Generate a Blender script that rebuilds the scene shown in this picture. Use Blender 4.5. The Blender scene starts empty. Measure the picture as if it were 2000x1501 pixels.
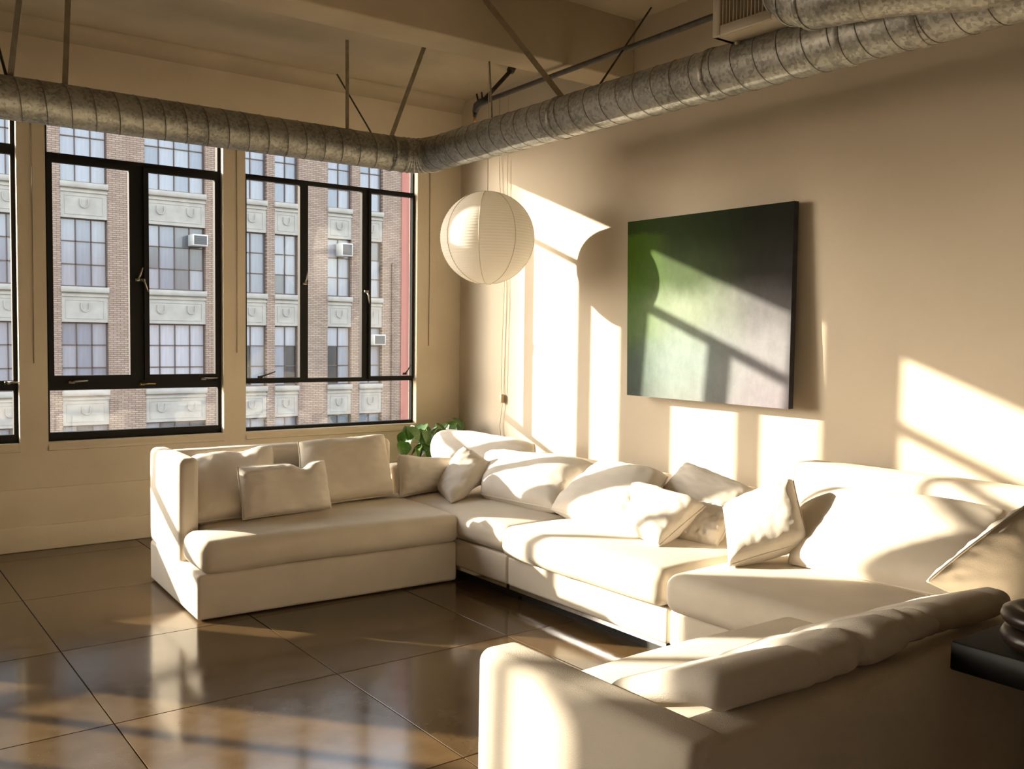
import bpy, bmesh, math, random
from mathutils import Vector, Matrix, noise

# ------------------------------------------------------------------ camera, light, exposure
scene = bpy.context.scene
C = scene.collection
IMG_W, IMG_H, FPX = 2000.0, 1501.0, 1820.0
CAM = Vector((-4.479, -6.807, 1.45))
YAW, PITCH, ROLL = math.radians(36.6), math.radians(-2.9), math.radians(0.7)
_f = Vector((math.sin(YAW)*math.cos(PITCH), math.cos(YAW)*math.cos(PITCH), math.sin(PITCH)))
_r = Vector((math.cos(YAW), -math.sin(YAW), 0))
_u = _r.cross(_f)
CR = _r*math.cos(ROLL) + _u*math.sin(ROLL)
CU = -_r*math.sin(ROLL) + _u*math.cos(ROLL)
CF = _f
cam_data = bpy.data.cameras.new('camera')
cam_data.sensor_fit = 'HORIZONTAL'
cam_data.sensor_width = 36.0
cam_data.lens = 36.0*FPX/IMG_W
cam_data.clip_start = 0.05
cam_data.clip_end = 500
cam = bpy.data.objects.new('camera', cam_data)
C.objects.link(cam)
m3 = Matrix((CR, CU, -CF)).transposed()
cam.matrix_world = Matrix.Translation(CAM) @ m3.to_4x4()
scene.camera = cam

SUN = Vector((1.0, -1.21, -0.466)).normalized()
SUN_ELEV = math.asin(-SUN.z)
world = bpy.data.worlds.new('world')
scene.world = world
world.use_nodes = True
wn = world.node_tree
bg = wn.nodes['Background']
sky = wn.nodes.new('ShaderNodeTexSky')
sky.sky_type = 'NISHITA'
sky.sun_disc = False
sky.sun_elevation = SUN_ELEV
sky.sun_rotation = math.atan2(-SUN.x, -SUN.y)
sky.air_density = 1.0
sky.dust_density = 2.0
sky.ozone_density = 1.0
hs = wn.nodes.new('ShaderNodeHueSaturation')
hs.inputs['Saturation'].default_value = 0.5
wn.links.new(sky.outputs[0], hs.inputs['Color'])
wn.links.new(hs.outputs[0], bg.inputs[0])
bg.inputs[1].default_value = 1.1

sun_data = bpy.data.lights.new('sun', 'SUN')
sun_data.energy = 19.0
sun_data.color = (1.0, 0.89, 0.72)
sun_data.angle = math.radians(0.62)
sun = bpy.data.objects.new('sun', sun_data)
C.objects.link(sun)
sun.rotation_euler = SUN.to_track_quat('-Z', 'Y').to_euler()
sun.location = (-20, 25, 12)

vs = scene.view_settings
vs.view_transform = 'Standard'
vs.look = 'None'
vs.exposure = 0.18
vs.gamma = 1.0
vs.use_curve_mapping = False

# ------------------------------------------------------------------ helpers
def ray(px, py):
    return CR*((px-IMG_W/2)/FPX) - CU*((py-IMG_H/2)/FPX) + CF

def at(px, py, axis, val):
    """point where the ray of a pixel meets the plane axis = val"""
    i = 'xyz'.index(axis)
    d = ray(px, py)
    return CAM + d*((val-CAM[i])/d[i])

def link(o, parent=None):
    C.objects.link(o)
    if parent is not None:
        o.parent = parent
    return o

def mesh(name, verts, faces, mat, parent=None, smooth=False):
    me = bpy.data.meshes.new(name)
    me.from_pydata([tuple(v) for v in verts], [], faces)
    me.update()
    if mat is not None:
        me.materials.append(mat)
    if smooth:
        me.polygons.foreach_set('use_smooth', [True]*len(me.polygons))
    o = bpy.data.objects.new(name, me)
    return link(o, parent)

def thing(name, label, cat, loc=(0, 0, 0), rotz=0.0, group=None):
    o = bpy.data.objects.new(name, None)
    o.empty_display_size = 0.1
    C.objects.link(o)
    o.location = loc
    o.rotation_euler = (0, 0, rotz)
    return tag(o, label, cat, group)

def tag(o, label, cat, group=None):
    o['label'] = label
    o['category'] = cat
    if group:
        o['group'] = group
    return o

def struct(o, label=None):
    o['kind'] = 'structure'
    if label:
        o['label'] = label
    return o

BOXF = [(0, 3, 2, 1), (4, 5, 6, 7), (0, 1, 5, 4), (1, 2, 6, 5), (2, 3, 7, 6), (3, 0, 4, 7)]
def boxv(lo, hi):
    x0, y0, z0 = lo; x1, y1, z1 = hi
    return [(x0,y0,z0),(x1,y0,z0),(x1,y1,z0),(x0,y1,z0),(x0,y0,z1),(x1,y0,z1),(x1,y1,z1),(x0,y1,z1)]

class MB:
    def __init__(self):
        self.v = []; self.f = []
    def add(self, v, f):
        n = len(self.v)
        self.v += [tuple(p) for p in v]
        self.f += [tuple(i+n for i in q) for q in f]
        return self
    def box(self, lo, hi):
        return self.add(boxv(lo, hi), BOXF)
    def tube(self, path, r, n=10, cap=True):
        v, f = tube_geo(path, r, n, cap)
        return self.add(v, f)
    def build(self, name, mat, parent=None, smooth=False):
        return mesh(name, self.v, self.f, mat, parent, smooth)

def tube_geo(path, r, n=10, cap=True):
    P = [Vector(p) for p in path]
    m = len(P)
    rr = r if isinstance(r, (list, tuple)) else [r]*m
    T = []
    for i in range(m):
        a = P[max(0, i-1)]; b = P[min(m-1, i+1)]
        T.append((b-a).normalized())
    up = Vector((0, 0, 1))
    if abs(T[0].dot(up)) > 0.95:
        up = Vector((0, 1, 0))
    N = (up - T[0]*up.dot(T[0])).normalized()
    v = []; f = []
    for i in range(m):
        N = (N - T[i]*N.dot(T[i])).normalized()
        B = T[i].cross(N)
        for k in range(n):
            a = 2*math.pi*k/n
            v.append(P[i] + (N*math.cos(a) + B*math.sin(a))*rr[i])
    for i in range(m-1):
        for k in range(n):
            k2 = (k+1) % n
            f.append((i*n+k, i*n+k2, (i+1)*n+k2, (i+1)*n+k))
    if cap:
        f.append(tuple(range(n-1, -1, -1)))
        f.append(tuple((m-1)*n+k for k in range(n)))
    return v, f

def box(name, lo, hi, mat, parent=None, bevel=0.0, seg=2):
    if bevel <= 0:
        return mesh(name, boxv(lo, hi), BOXF, mat, parent)
    bm = bmesh.new()
    vs_ = [bm.verts.new(p) for p in boxv(lo, hi)]
    for q in BOXF:
        bm.faces.new([vs_[i] for i in q])
    bmesh.ops.bevel(bm, geom=list(bm.edges), offset=bevel, segments=seg, profile=0.5, affect='EDGES')
    bmesh.ops.recalc_face_normals(bm, faces=bm.faces)
    me = bpy.data.meshes.new(name)
    bm.to_mesh(me); bm.free()
    me.materials.append(mat)
    me.polygons.foreach_set('use_smooth', [True]*len(me.polygons))
    o = bpy.data.objects.new(name, me)
    return link(o, parent)

def _coords(h, r, n):
    out = []
    for a in (0, 22.5, 45, 67.5):
        out.append(-h + r*(1-math.cos(math.radians(a))) if False else -h + r*(a/90.0))
    inner = [-(h-r) + 2*(h-r)*i/n for i in range(n+1)]
    out += inner
    out += [-c for c in reversed(out[:4])]
    return out

def soft_geo(lo, hi, r, crown=(0, 0, 0), wob=0.0, seed=0, n=(8, 8, 4), fn=None):
    """rounded box with bulging faces (crown per axis) and gentle noise"""
    lo = Vector(lo); hi = Vector(hi)
    c = (lo+hi)/2; h = (hi-lo)/2
    r = min(r, h.x*0.98, h.y*0.98, h.z*0.98)
    cs = [_coords(h[i], r, n[i]) for i in range(3)]
    L = [len(q) for q in cs]
    idx = {}; verts = []; faces = []
    def vid(i, j, k):
        key = (i, j, k)
        if key in idx:
            return idx[key]
        p = Vector((cs[0][i], cs[1][j], cs[2][k]))
        inner = Vector([max(-(h[a]-r), min(h[a]-r, p[a])) for a in range(3)])
        d = p-inner
        if d.length > 1e-9:
            # equal-angle mapping inside the rounded zone
            e = Vector([math.tan(max(-1, min(1, d[a]/r))*math.pi/4) for a in range(3)])
            q = inner + e.normalized()*r
        else:
            q = p
        s = Vector([q[a]/h[a] for a in range(3)])
        for a in range(3):
            b, e2 = (a+1) % 3, (a+2) % 3
            w = max(0, 1-s[b]**2)*max(0, 1-s[e2]**2)
            q[a] += crown[a]*w**0.7*s[a]*abs(s[a])
        if wob:
            sp = (q+c)*2.2 + Vector((seed*3.1, seed*1.7, seed*0.9))
            q = q + noise.noise_vector(sp)*wob + noise.noise_vector(sp*3.1)*wob*0.35
        q = q+c
        if fn:
            q = fn(q)
        idx[key] = len(verts); verts.append(q)
        return idx[key]
    for a in range(3):
        b, e2 = (a+1) % 3, (a+2) % 3
        for side in (0, L[a]-1):
            for j in range(L[b]-1):
                for k in range(L[e2]-1):
                    def g(jj, kk):
                        t = [0, 0, 0]
                        t[a] = side; t[b] = jj; t[e2] = kk
                        return vid(*t)
                    q = (g(j, k), g(j+1, k), g(j+1, k+1), g(j, k+1))
                    faces.append(q if side else q[::-1])
    return verts, faces

def soft(name, lo, hi, r, mat, parent=None, **kw):
    v, f = soft_geo(lo, hi, r, **kw)
    return mesh(name, v, f, mat, parent, True)

def pillow(name, label, corners, thick, mat, seed=0, dents=(), concave=0.05, wr=0.010, group='loose cushions on the sectional', puff=0.42, n=40, cat='cushion', parent_piping=True, bulge=0.0):
    """corners TL, TR, BR, BL in 3-D; a stuffed pillow whose outline follows them"""
    TL, TR, BR, BL = [Vector(c) for c in corners]
    cen = (TL+TR+BR+BL)/4
    nrm = (TR-BL).cross(TL-BR).normalized()
    if nrm.dot(CAM-cen) < 0:
        nrm = -nrm
    size = ((TR-TL).length + (BL-TL).length)/2
    def surf(u, v):
        # v = +1 top, -1 bottom ; concave sides
        cu = u*(1-concave*(1-v*v)*abs(u)**3)
        cv = v*(1-concave*(1-u*u)*abs(v)**3)
        for (u0, w, d) in dents:
            if v > 0:
                cv -= d*math.exp(-((u-u0)/w)**2)*v**3
        a = (cu+1)/2; b = (cv+1)/2
        p = (TL*(1-a)+TR*a)*b + (BL*(1-a)+BR*a)*(1-b)
        return p
    def prof(u, v):
        return (max(0, 1-u**4)**puff)*(max(0, 1-v**4)**puff)
    g = [math.sin(math.pi*(i/n-0.5)) for i in range(n+1)]
    g = [0.55*x + 0.45*(2*i/n-1) for i, x in enumerate(g)]
    verts = []; faces = []; idx = {}
    def vid(i, j, s):
        edge = i in (0, n) or j in (0, n)
        key = (i, j, 0 if edge else s)
        if key in idx:
            return idx[key]
        u, v = g[i], g[j]
        p = surf(u, v)
        if not edge:
            t = prof(u, v)
            q = p*3.0/size*0.6 + Vector((seed*5.3, seed*2.1, s*3.7))
            edgeness = max(abs(u), abs(v))**3
            wrk = noise.noise(q*1.3)*1.6*wr
            # radial puckers along the seams
            ang = (u if abs(v) > abs(v) else v)*9
            wrk += noise.noise(Vector((u*5, v*5, seed+s*2.0)))*wr*(0.35+0.7*edgeness)
            wrk += noise.noise(Vector((u*12, v*12, seed*2+s)))*wr*0.22*edgeness
            hgt = thick/2*t*(1.0+bulge*s) + wrk*min(1, t*2.2)
            for (u0, w, d) in dents:
                hgt -= thick*0.35*math.exp(-((u-u0)/w)**2)*max(0, v)**2*t
            p = p + nrm*(s*hgt)
        idx[key] = len(verts); verts.append(p)
        return idx[key]
    for s in (1, -1):
        for i in range(n):
            for j in range(n):
                q = (vid(i, j, s), vid(i+1, j, s), vid(i+1, j+1, s), vid(i, j+1, s))
                faces.append(q if s > 0 else q[::-1])
    base = bpy.data.objects.new(name, None)
    low = min(verts, key=lambda p: p.z)
    base.location = (cen.x, cen.y, low.z)
    base.empty_display_size = 0.1
    C.objects.link(base)
    tag(base, label, cat, group)
    off = Vector(base.location)
    o = mesh('cover', [v-off for v in verts], faces, mat, base, True)
    ring = [surf(x, 1) for x in g] + [surf(1, x) for x in reversed(g[:-1])] + [surf(x, -1) for x in reversed(g[:-1])] + [surf(-1, x) for x in g[1:-1]]
    ring.append(ring[0])
    tv, tf = tube_geo([p-off for p in ring], 0.0045, 5, False)
    mesh('piping', tv, tf, mat, base, True)
    return base

# ------------------------------------------------------------------ materials
def mat(name):
    m = bpy.data.materials.new(name)
    m.use_nodes = True
    nt = m.node_tree
    return m, nt, nt.nodes['Principled BSDF']

def N(nt, t, **kw):
    n = nt.nodes.new(t)
    for k, v in kw.items():
        setattr(n, k, v)
    return n

def simple(name, col, rough=0.5, metal=0.0, spec=0.5):
    m, nt, b = mat(name)
    b.inputs['Base Color'].default_value = (*col, 1)
    b.inputs['Roughness'].default_value = rough
    b.inputs['Metallic'].default_value = metal
    b.inputs['Specular IOR Level'].default_value = spec
    return m

def noisy(name, c1, c2, scale=6.0, rough=0.6, bump=0.0, bscale=60.0, metal=0.0, detail=6.0, r2=None, spec=0.4, lo=0.35, hi=0.65):
    m, nt, b = mat(name)
    tc = N(nt, 'ShaderNodeTexCoord')
    nz = N(nt, 'ShaderNodeTexNoise')
    nz.inputs['Scale'].default_value = scale
    nz.inputs['Detail'].default_value = detail
    nt.links.new(tc.outputs['Object'], nz.inputs['Vector'])
    rp = N(nt, 'ShaderNodeValToRGB')
    rp.color_ramp.elements[0].position = lo; rp.color_ramp.elements[0].color = (*c1, 1)
    rp.color_ramp.elements[1].position = hi; rp.color_ramp.elements[1].color = (*c2, 1)
    nt.links.new(nz.outputs['Fac'], rp.inputs['Fac'])
    nt.links.new(rp.outputs['Color'], b.inputs['Base Color'])
    b.inputs['Roughness'].default_value = rough
    b.inputs['Metallic'].default_value = metal
    b.inputs['Specular IOR Level'].default_value = spec
    if r2 is not None:
        mr = N(nt, 'ShaderNodeMapRange')
        mr.inputs['From Min'].default_value = 0.3; mr.inputs['From Max'].default_value = 0.7
        mr.inputs['To Min'].default_value = rough; mr.inputs['To Max'].default_value = r2
        nt.links.new(nz.outputs['Fac'], mr.inputs['Value'])
        nt.links.new(mr.outputs['Result'], b.inputs['Roughness'])
    if bump:
        n2 = N(nt, 'ShaderNodeTexNoise')
        n2.inputs['Scale'].default_value = bscale
        n2.inputs['Detail'].default_value = 4
        nt.links.new(tc.outputs['Object'], n2.inputs['Vector'])
        bp = N(nt, 'ShaderNodeBump')
        bp.inputs['Strength'].default_value = bump
        bp.inputs['Distance'].default_value = 0.004
        nt.links.new(n2.outputs['Fac'], bp.inputs['Height'])
        nt.links.new(bp.outputs['Normal'], b.inputs['Normal'])
    return m

M_WALL = noisy('cream_wall_paint', (0.52, 0.445, 0.34), (0.56, 0.48, 0.37), 1.5, 0.75, 0.25, 35)
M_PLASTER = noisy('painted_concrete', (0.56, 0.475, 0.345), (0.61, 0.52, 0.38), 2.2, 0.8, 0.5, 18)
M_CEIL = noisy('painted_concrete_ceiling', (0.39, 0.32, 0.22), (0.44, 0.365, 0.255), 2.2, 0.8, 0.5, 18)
M_FABRIC = noisy('off_white_upholstery', (0.68, 0.60, 0.49), (0.73, 0.65, 0.535), 5, 0.9, 0.35, 420, spec=0.15)
M_PILLOW = noisy('cream_linen', (0.70, 0.635, 0.545), (0.75, 0.685, 0.595), 7, 0.9, 0.4, 380, spec=0.15)
M_BLACK = simple('black_steel_frame', (0.014, 0.013, 0.011), 0.65, 0.0, 0.15)
M_CHROME = simple('chrome', (0.75, 0.74, 0.72), 0.15, 1.0)
M_DARK = simple('dark_recess', (0.02, 0.018, 0.015), 0.6)
M_BRASS = simple('old_brass', (0.50, 0.36, 0.16), 0.35, 0.9)
M_LATCH = simple('worn_latch_metal', (0.42, 0.38, 0.30), 0.35, 0.8)
M_IRON = noisy('dull_steel', (0.045, 0.038, 0.028), (0.08, 0.068, 0.05), 20, 0.55, metal=0.4)
M_STRAP = noisy('painted_strap', (0.30, 0.26, 0.185), (0.38, 0.33, 0.24), 20, 0.6, metal=0.3)
M_CORD = simple('cream_cord', (0.62, 0.54, 0.40), 0.6)
M_PLASTIC = simple('cream_plastic', (0.55, 0.42, 0.26), 0.4)
M_TABLE = simple('black_lacquer', (0.010, 0.009, 0.008), 0.5, 0.0, 0.18)
M_BOWL = noisy('dark_carved_wood', (0.012, 0.007, 0.004), (0.03, 0.015, 0.008), 14, 0.4, 0.3, 40)

def floor_mat():
    m, nt, b = mat('stained_polished_concrete')
    tc = N(nt, 'ShaderNodeTexCoord')
    n1 = N(nt, 'ShaderNodeTexNoise'); n1.inputs['Scale'].default_value = 1.6; n1.inputs['Detail'].default_value = 8; n1.inputs['Roughness'].default_value = 0.62
    n2 = N(nt, 'ShaderNodeTexNoise'); n2.inputs['Scale'].default_value = 9.0; n2.inputs['Detail'].default_value = 6
    nt.links.new(tc.outputs['Object'], n1.inputs['Vector'])
    nt.links.new(tc.outputs['Object'], n2.inputs['Vector'])
    oi = N(nt, 'ShaderNodeObjectInfo')
    rp = N(nt, 'ShaderNodeValToRGB')
    e = rp.color_ramp.elements
    e[0].position = 0.30; e[0].color = (0.066, 0.040, 0.018, 1)
    e[1].position = 0.72; e[1].color = (0.138, 0.085, 0.038, 1)
    k = rp.color_ramp.elements.new(0.5); k.color = (0.096, 0.060, 0.027, 1)
    mx = N(nt, 'ShaderNodeMath', operation='MULTIPLY_ADD')
    mx.inputs[1].default_value = 0.35; mx.inputs[2].default_value = 0.0
    nt.links.new(n2.outputs['Fac'], mx.inputs[0])
    ad = N(nt, 'ShaderNodeMath', operation='MULTIPLY_ADD')
    ad.inputs[1].default_value = 0.65
    nt.links.new(n1.outputs['Fac'], ad.inputs[0]); nt.links.new(mx.outputs[0], ad.inputs[2])
    sh = N(nt, 'ShaderNodeMath', operation='MULTIPLY_ADD')
    sh.inputs[1].default_value = 0.10; sh.inputs[2].default_value = -0.05
    nt.links.new(oi.outputs['Random'], sh.inputs[0])
    a2 = N(nt, 'ShaderNodeMath', operation='ADD')
    nt.links.new(ad.outputs[0], a2.inputs[0]); nt.links.new(sh.outputs[0], a2.inputs[1])
    nt.links.new(a2.outputs[0], rp.inputs['Fac'])
    # fine pale scratches
    v = N(nt, 'ShaderNodeTexNoise'); v.inputs['Scale'].default_value = 30; v.inputs['Detail'].default_value = 3; v.inputs['Distortion'].default_value = 3.0
    nt.links.new(tc.outputs['Object'], v.inputs['Vector'])
    rs = N(nt, 'ShaderNodeValToRGB')
    rs.color_ramp.elements[0].position = 0.70; rs.color_ramp.elements[0].color = (0, 0, 0, 1)
    rs.color_ramp.elements[1].position = 0.80; rs.color_ramp.elements[1].color = (0.35, 0.35, 0.35, 1)
    nt.links.new(v.outputs['Fac'], rs.inputs['Fac'])
    mix = N(nt, 'ShaderNodeMix', data_type='RGBA')
    mix.inputs[7].default_value = (0.34, 0.25, 0.14, 1)
    nt.links.new(rs.outputs['Color'], mix.inputs[0])
    nt.links.new(rp.outputs['Color'], mix.inputs[6])
    nt.links.new(mix.outputs[2], b.inputs['Base Color'])
    mr = N(nt, 'ShaderNodeMapRange')
    mr.inputs['To Min'].default_value = 0.07; mr.inputs['To Max'].default_value = 0.19
    nt.links.new(n2.outputs['Fac'], mr.inputs['Value'])
    nt.links.new(mr.outputs['Result'], b.inputs['Roughness'])
    b.inputs['Specular IOR Level'].default_value = 0.55
    bp = N(nt, 'ShaderNodeBump'); bp.inputs['Strength'].default_value = 0.06; bp.inputs['Distance'].default_value = 0.01
    nt.links.new(n1.outputs['Fac'], bp.inputs['Height'])
    nt.links.new(bp.outputs['Normal'], b.inputs['Normal'])
    return m
M_FLOOR = floor_mat()
M_JOINT = simple('floor_joint', (0.03, 0.022, 0.014), 0.8)

def glass_mat():
    m = bpy.data.materials.new('window_glass')
    m.use_nodes = True
    nt = m.node_tree
    nt.nodes.clear()
    out = N(nt, 'ShaderNodeOutputMaterial')
    tr = N(nt, 'ShaderNodeBsdfTransparent'); tr.inputs[0].default_value = (0.93, 0.94, 0.93, 1)
    gl = N(nt, 'ShaderNodeBsdfGlossy'); gl.inputs['Roughness'].default_value = 0.0
    fr = N(nt, 'ShaderNodeFresnel'); fr.inputs[0].default_value = 1.5
    ml = N(nt, 'ShaderNodeMath', operation='MULTIPLY'); ml.inputs[1].default_value = 1.6
    mx = N(nt, 'ShaderNodeMixShader')
    nt.links.new(fr.outputs[0], ml.inputs[0])
    nt.links.new(ml.outputs[0], mx.inputs[0])
    nt.links.new(tr.outputs[0], mx.inputs[1]); nt.links.new(gl.outputs[0], mx.inputs[2])
    nt.links.new(mx.outputs[0], out.inputs[0])
    return m
M_GLASS = glass_mat()

def duct_mat():
    m, nt, b = mat('galvanised_steel')
    tc = N(nt, 'ShaderNodeTexCoord')
    vo = N(nt, 'ShaderNodeTexVoronoi'); vo.inputs['Scale'].default_value = 70
    nz = N(nt, 'ShaderNodeTexNoise'); nz.inputs['Scale'].default_value = 5; nz.inputs['Detail'].default_value = 5
    nt.links.new(tc.outputs['Object'], vo.inputs['Vector']); nt.links.new(tc.outputs['Object'], nz.inputs['Vector'])
    sp = N(nt, 'ShaderNodeSeparateColor')
    nt.links.new(vo.outputs['Color'], sp.inputs[0])
    ad = N(nt, 'ShaderNodeMath', operation='MULTIPLY_ADD'); ad.inputs[1].default_value = 0.55
    nt.links.new(nz.outputs['Fac'], ad.inputs[2]); nt.links.new(sp.outputs[0], ad.inputs[0])
    rp = N(nt, 'ShaderNodeValToRGB')
    rp.color_ramp.elements[0].position = 0.35; rp.color_ramp.elements[0].color = (0.165, 0.158, 0.138, 1)
    rp.color_ramp.elements[1].position = 0.95; rp.color_ramp.elements[1].color = (0.40, 0.385, 0.335, 1)
    nt.links.new(ad.outputs[0], rp.inputs['Fac']); nt.links.new(rp.outputs['Color'], b.inputs['Base Color'])
    b.inputs['Metallic'].default_value = 0.75
    mr = N(nt, 'ShaderNodeMapRange'); mr.inputs['To Min'].default_value = 0.42; mr.inputs['To Max'].default_value = 0.55
    nt.links.new(sp.outputs[1], mr.inputs['Value']); nt.links.new(mr.outputs['Result'], b.inputs['Roughness'])
    return m
M_DUCT = duct_mat()
M_SEAM = simple('duct_seam', (0.22, 0.205, 0.175), 0.5, 0.8)

def paper_mat():
    m = bpy.data.materials.new('lantern_paper')
    m.use_nodes = True
    nt = m.node_tree
    nt.nodes.clear()
    out = N(nt, 'ShaderNodeOutputMaterial')
    df = N(nt, 'ShaderNodeBsdfDiffuse'); df.inputs[0].default_value = (0.88, 0.85, 0.78, 1)
    tl = N(nt, 'ShaderNodeBsdfTranslucent'); tl.inputs[0].default_value = (0.88, 0.83, 0.74, 1)
    tc = N(nt, 'ShaderNodeTexCoord'); nz = N(nt, 'ShaderNodeTexNoise'); nz.inputs['Scale'].default_value = 60
    nt.links.new(tc.outputs['Object'], nz.inputs['Vector'])
    bp = N(nt, 'ShaderNodeBump'); bp.inputs['Strength'].default_value = 0.15; bp.inputs['Distance'].default_value = 0.004
    nt.links.new(nz.outputs['Fac'], bp.inputs['Height']); nt.links.new(bp.outputs[0], df.inputs['Normal'])
    mx = N(nt, 'ShaderNodeMixShader'); mx.inputs[0].default_value = 0.36
    nt.links.new(df.outputs[0], mx.inputs[1]); nt.links.new(tl.outputs[0], mx.inputs[2])
    nt.links.new(mx.outputs[0], out.inputs[0])
    return m
M_PAPER = paper_mat()
M_RIBWIRE = simple('bamboo_rib', (0.55, 0.47, 0.34), 0.6)

def leaf_mat(name, c1, c2):
    m, nt, b = mat(name)
    tc = N(nt, 'ShaderNodeTexCoord'); nz = N(nt, 'ShaderNodeTexNoise'); nz.inputs['Scale'].default_value = 14
    nt.links.new(tc.outputs['Object'], nz.inputs['Vector'])
    rp = N(nt, 'ShaderNodeValToRGB')
    rp.color_ramp.elements[0].position = 0.4; rp.color_ramp.elements[0].color = (*c1, 1)
    rp.color_ramp.elements[1].position = 0.75; rp.color_ramp.elements[1].color = (*c2, 1)
    nt.links.new(nz.outputs['Fac'], rp.inputs['Fac']); nt.links.new(rp.outputs[0], b.inputs['Base Color'])
    b.inputs['Roughness'].default_value = 0.35
    return m
M_LEAF = leaf_mat('pothos_leaf', (0.035, 0.095, 0.010), (0.09, 0.17, 0.022))
M_STEM = simple('plant_stem', (0.10, 0.18, 0.03), 0.5)
M_POT = simple('glazed_pot', (0.45, 0.38, 0.28), 0.4)
M_SOIL = simple('potting_soil', (0.03, 0.02, 0.012), 0.9)

def painting_mat():
    m, nt, b = mat('abstract_canvas_paint')
    tc = N(nt, 'ShaderNodeTexCoord')
    uv = N(nt, 'ShaderNodeUVMap')
    nz = N(nt, 'ShaderNodeTexNoise'); nz.inputs['Scale'].default_value = 4.0; nz.inputs['Detail'].default_value = 7
    nt.links.new(uv.outputs[0], nz.inputs['Vector'])
    # brushy distortion of the coordinates
    vm = N(nt, 'ShaderNodeVectorMath', operation='MULTIPLY_ADD')
    vm.inputs[1].default_value = (0.16, 0.16, 0)
    nt.links.new(nz.outputs['Color'], vm.inputs[0]); nt.links.new(uv.outputs[0], vm.inputs[2])
    sx = N(nt, 'ShaderNodeSeparateXYZ'); nt.links.new(vm.outputs[0], sx.inputs[0])
    def ramp(inp, els):
        r = N(nt, 'ShaderNodeValToRGB')
        r.color_ramp.interpolation = 'EASE'
        while len(r.color_ramp.elements) < len(els):
            r.color_ramp.elements.new(0.5)
        for e, (p, c) in zip(r.color_ramp.elements, els):
            e.position = p; e.color = (*c, 1)
        nt.links.new(inp, r.inputs[0])
        return r.outputs[0]
    # u = 0 left .. 1 right ; v = 0 bottom .. 1 top (shifted by about +0.08 by the distortion)
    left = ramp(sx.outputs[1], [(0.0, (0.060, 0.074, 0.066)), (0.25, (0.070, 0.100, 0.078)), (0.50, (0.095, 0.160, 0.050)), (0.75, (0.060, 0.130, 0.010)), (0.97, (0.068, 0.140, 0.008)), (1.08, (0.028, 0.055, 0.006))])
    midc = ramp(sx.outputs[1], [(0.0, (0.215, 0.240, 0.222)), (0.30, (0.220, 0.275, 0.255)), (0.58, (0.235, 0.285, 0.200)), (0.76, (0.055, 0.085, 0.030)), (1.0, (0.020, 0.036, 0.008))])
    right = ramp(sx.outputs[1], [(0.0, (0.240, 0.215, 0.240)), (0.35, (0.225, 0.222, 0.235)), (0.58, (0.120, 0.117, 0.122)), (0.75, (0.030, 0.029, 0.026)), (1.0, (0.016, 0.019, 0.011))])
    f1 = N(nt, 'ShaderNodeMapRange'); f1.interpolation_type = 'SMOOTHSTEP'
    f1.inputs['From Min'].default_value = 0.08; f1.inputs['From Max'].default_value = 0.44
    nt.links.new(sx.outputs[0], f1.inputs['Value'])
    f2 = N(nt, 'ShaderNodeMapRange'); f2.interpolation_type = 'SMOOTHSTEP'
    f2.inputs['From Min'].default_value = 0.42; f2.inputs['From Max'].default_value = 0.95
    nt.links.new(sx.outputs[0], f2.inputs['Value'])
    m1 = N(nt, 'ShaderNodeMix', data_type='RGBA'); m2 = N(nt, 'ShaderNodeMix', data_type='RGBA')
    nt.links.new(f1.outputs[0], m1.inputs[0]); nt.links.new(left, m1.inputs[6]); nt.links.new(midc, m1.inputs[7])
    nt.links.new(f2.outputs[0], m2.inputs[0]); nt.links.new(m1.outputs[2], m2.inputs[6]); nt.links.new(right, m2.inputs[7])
    # streaky variation
    mp = N(nt, 'ShaderNodeMapping'); mp.inputs['Scale'].default_value = (17, 9, 1)
    nt.links.new(uv.outputs[0], mp.inputs[0])
    n3 = N(nt, 'ShaderNodeTexNoise'); n3.inputs['Scale'].default_value = 1.0; n3.inputs['Detail'].default_value = 10; n3.inputs['Roughness'].default_value = 0.7
    nt.links.new(mp.outputs[0], n3.inputs['Vector'])
    mr = N(nt, 'ShaderNodeMapRange'); mr.inputs['To Min'].default_value = 0.50; mr.inputs['To Max'].default_value = 1.0
    nt.links.new(n3.outputs['Fac'], mr.inputs['Value'])
    m3_ = N(nt, 'ShaderNodeMix', data_type='RGBA', blend_type='MULTIPLY'); m3_.inputs[0].default_value = 1.0
    nt.links.new(m2.outputs[2], m3_.inputs[6]); nt.links.new(mr.outputs[0], m3_.inputs[7])
    nt.links.new(m3_.outputs[2], b.inputs['Base Color'])
    b.inputs['Roughness'].default_value = 0.7
    b.inputs['Specular IOR Level'].default_value = 0.08
    bp = N(nt, 'ShaderNodeBump'); bp.inputs['Strength'].default_value = 0.3; bp.inputs['Distance'].default_value = 0.004
    nt.links.new(n3.outputs['Fac'], bp.inputs['Height']); nt.links.new(bp.outputs[0], b.inputs['Normal'])
    return m
M_PAINT = painting_mat()
M_CANVAS_EDGE = noisy('dark_canvas_edge', (0.018, 0.018, 0.028), (0.035, 0.035, 0.045), 12, 0.7)

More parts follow.
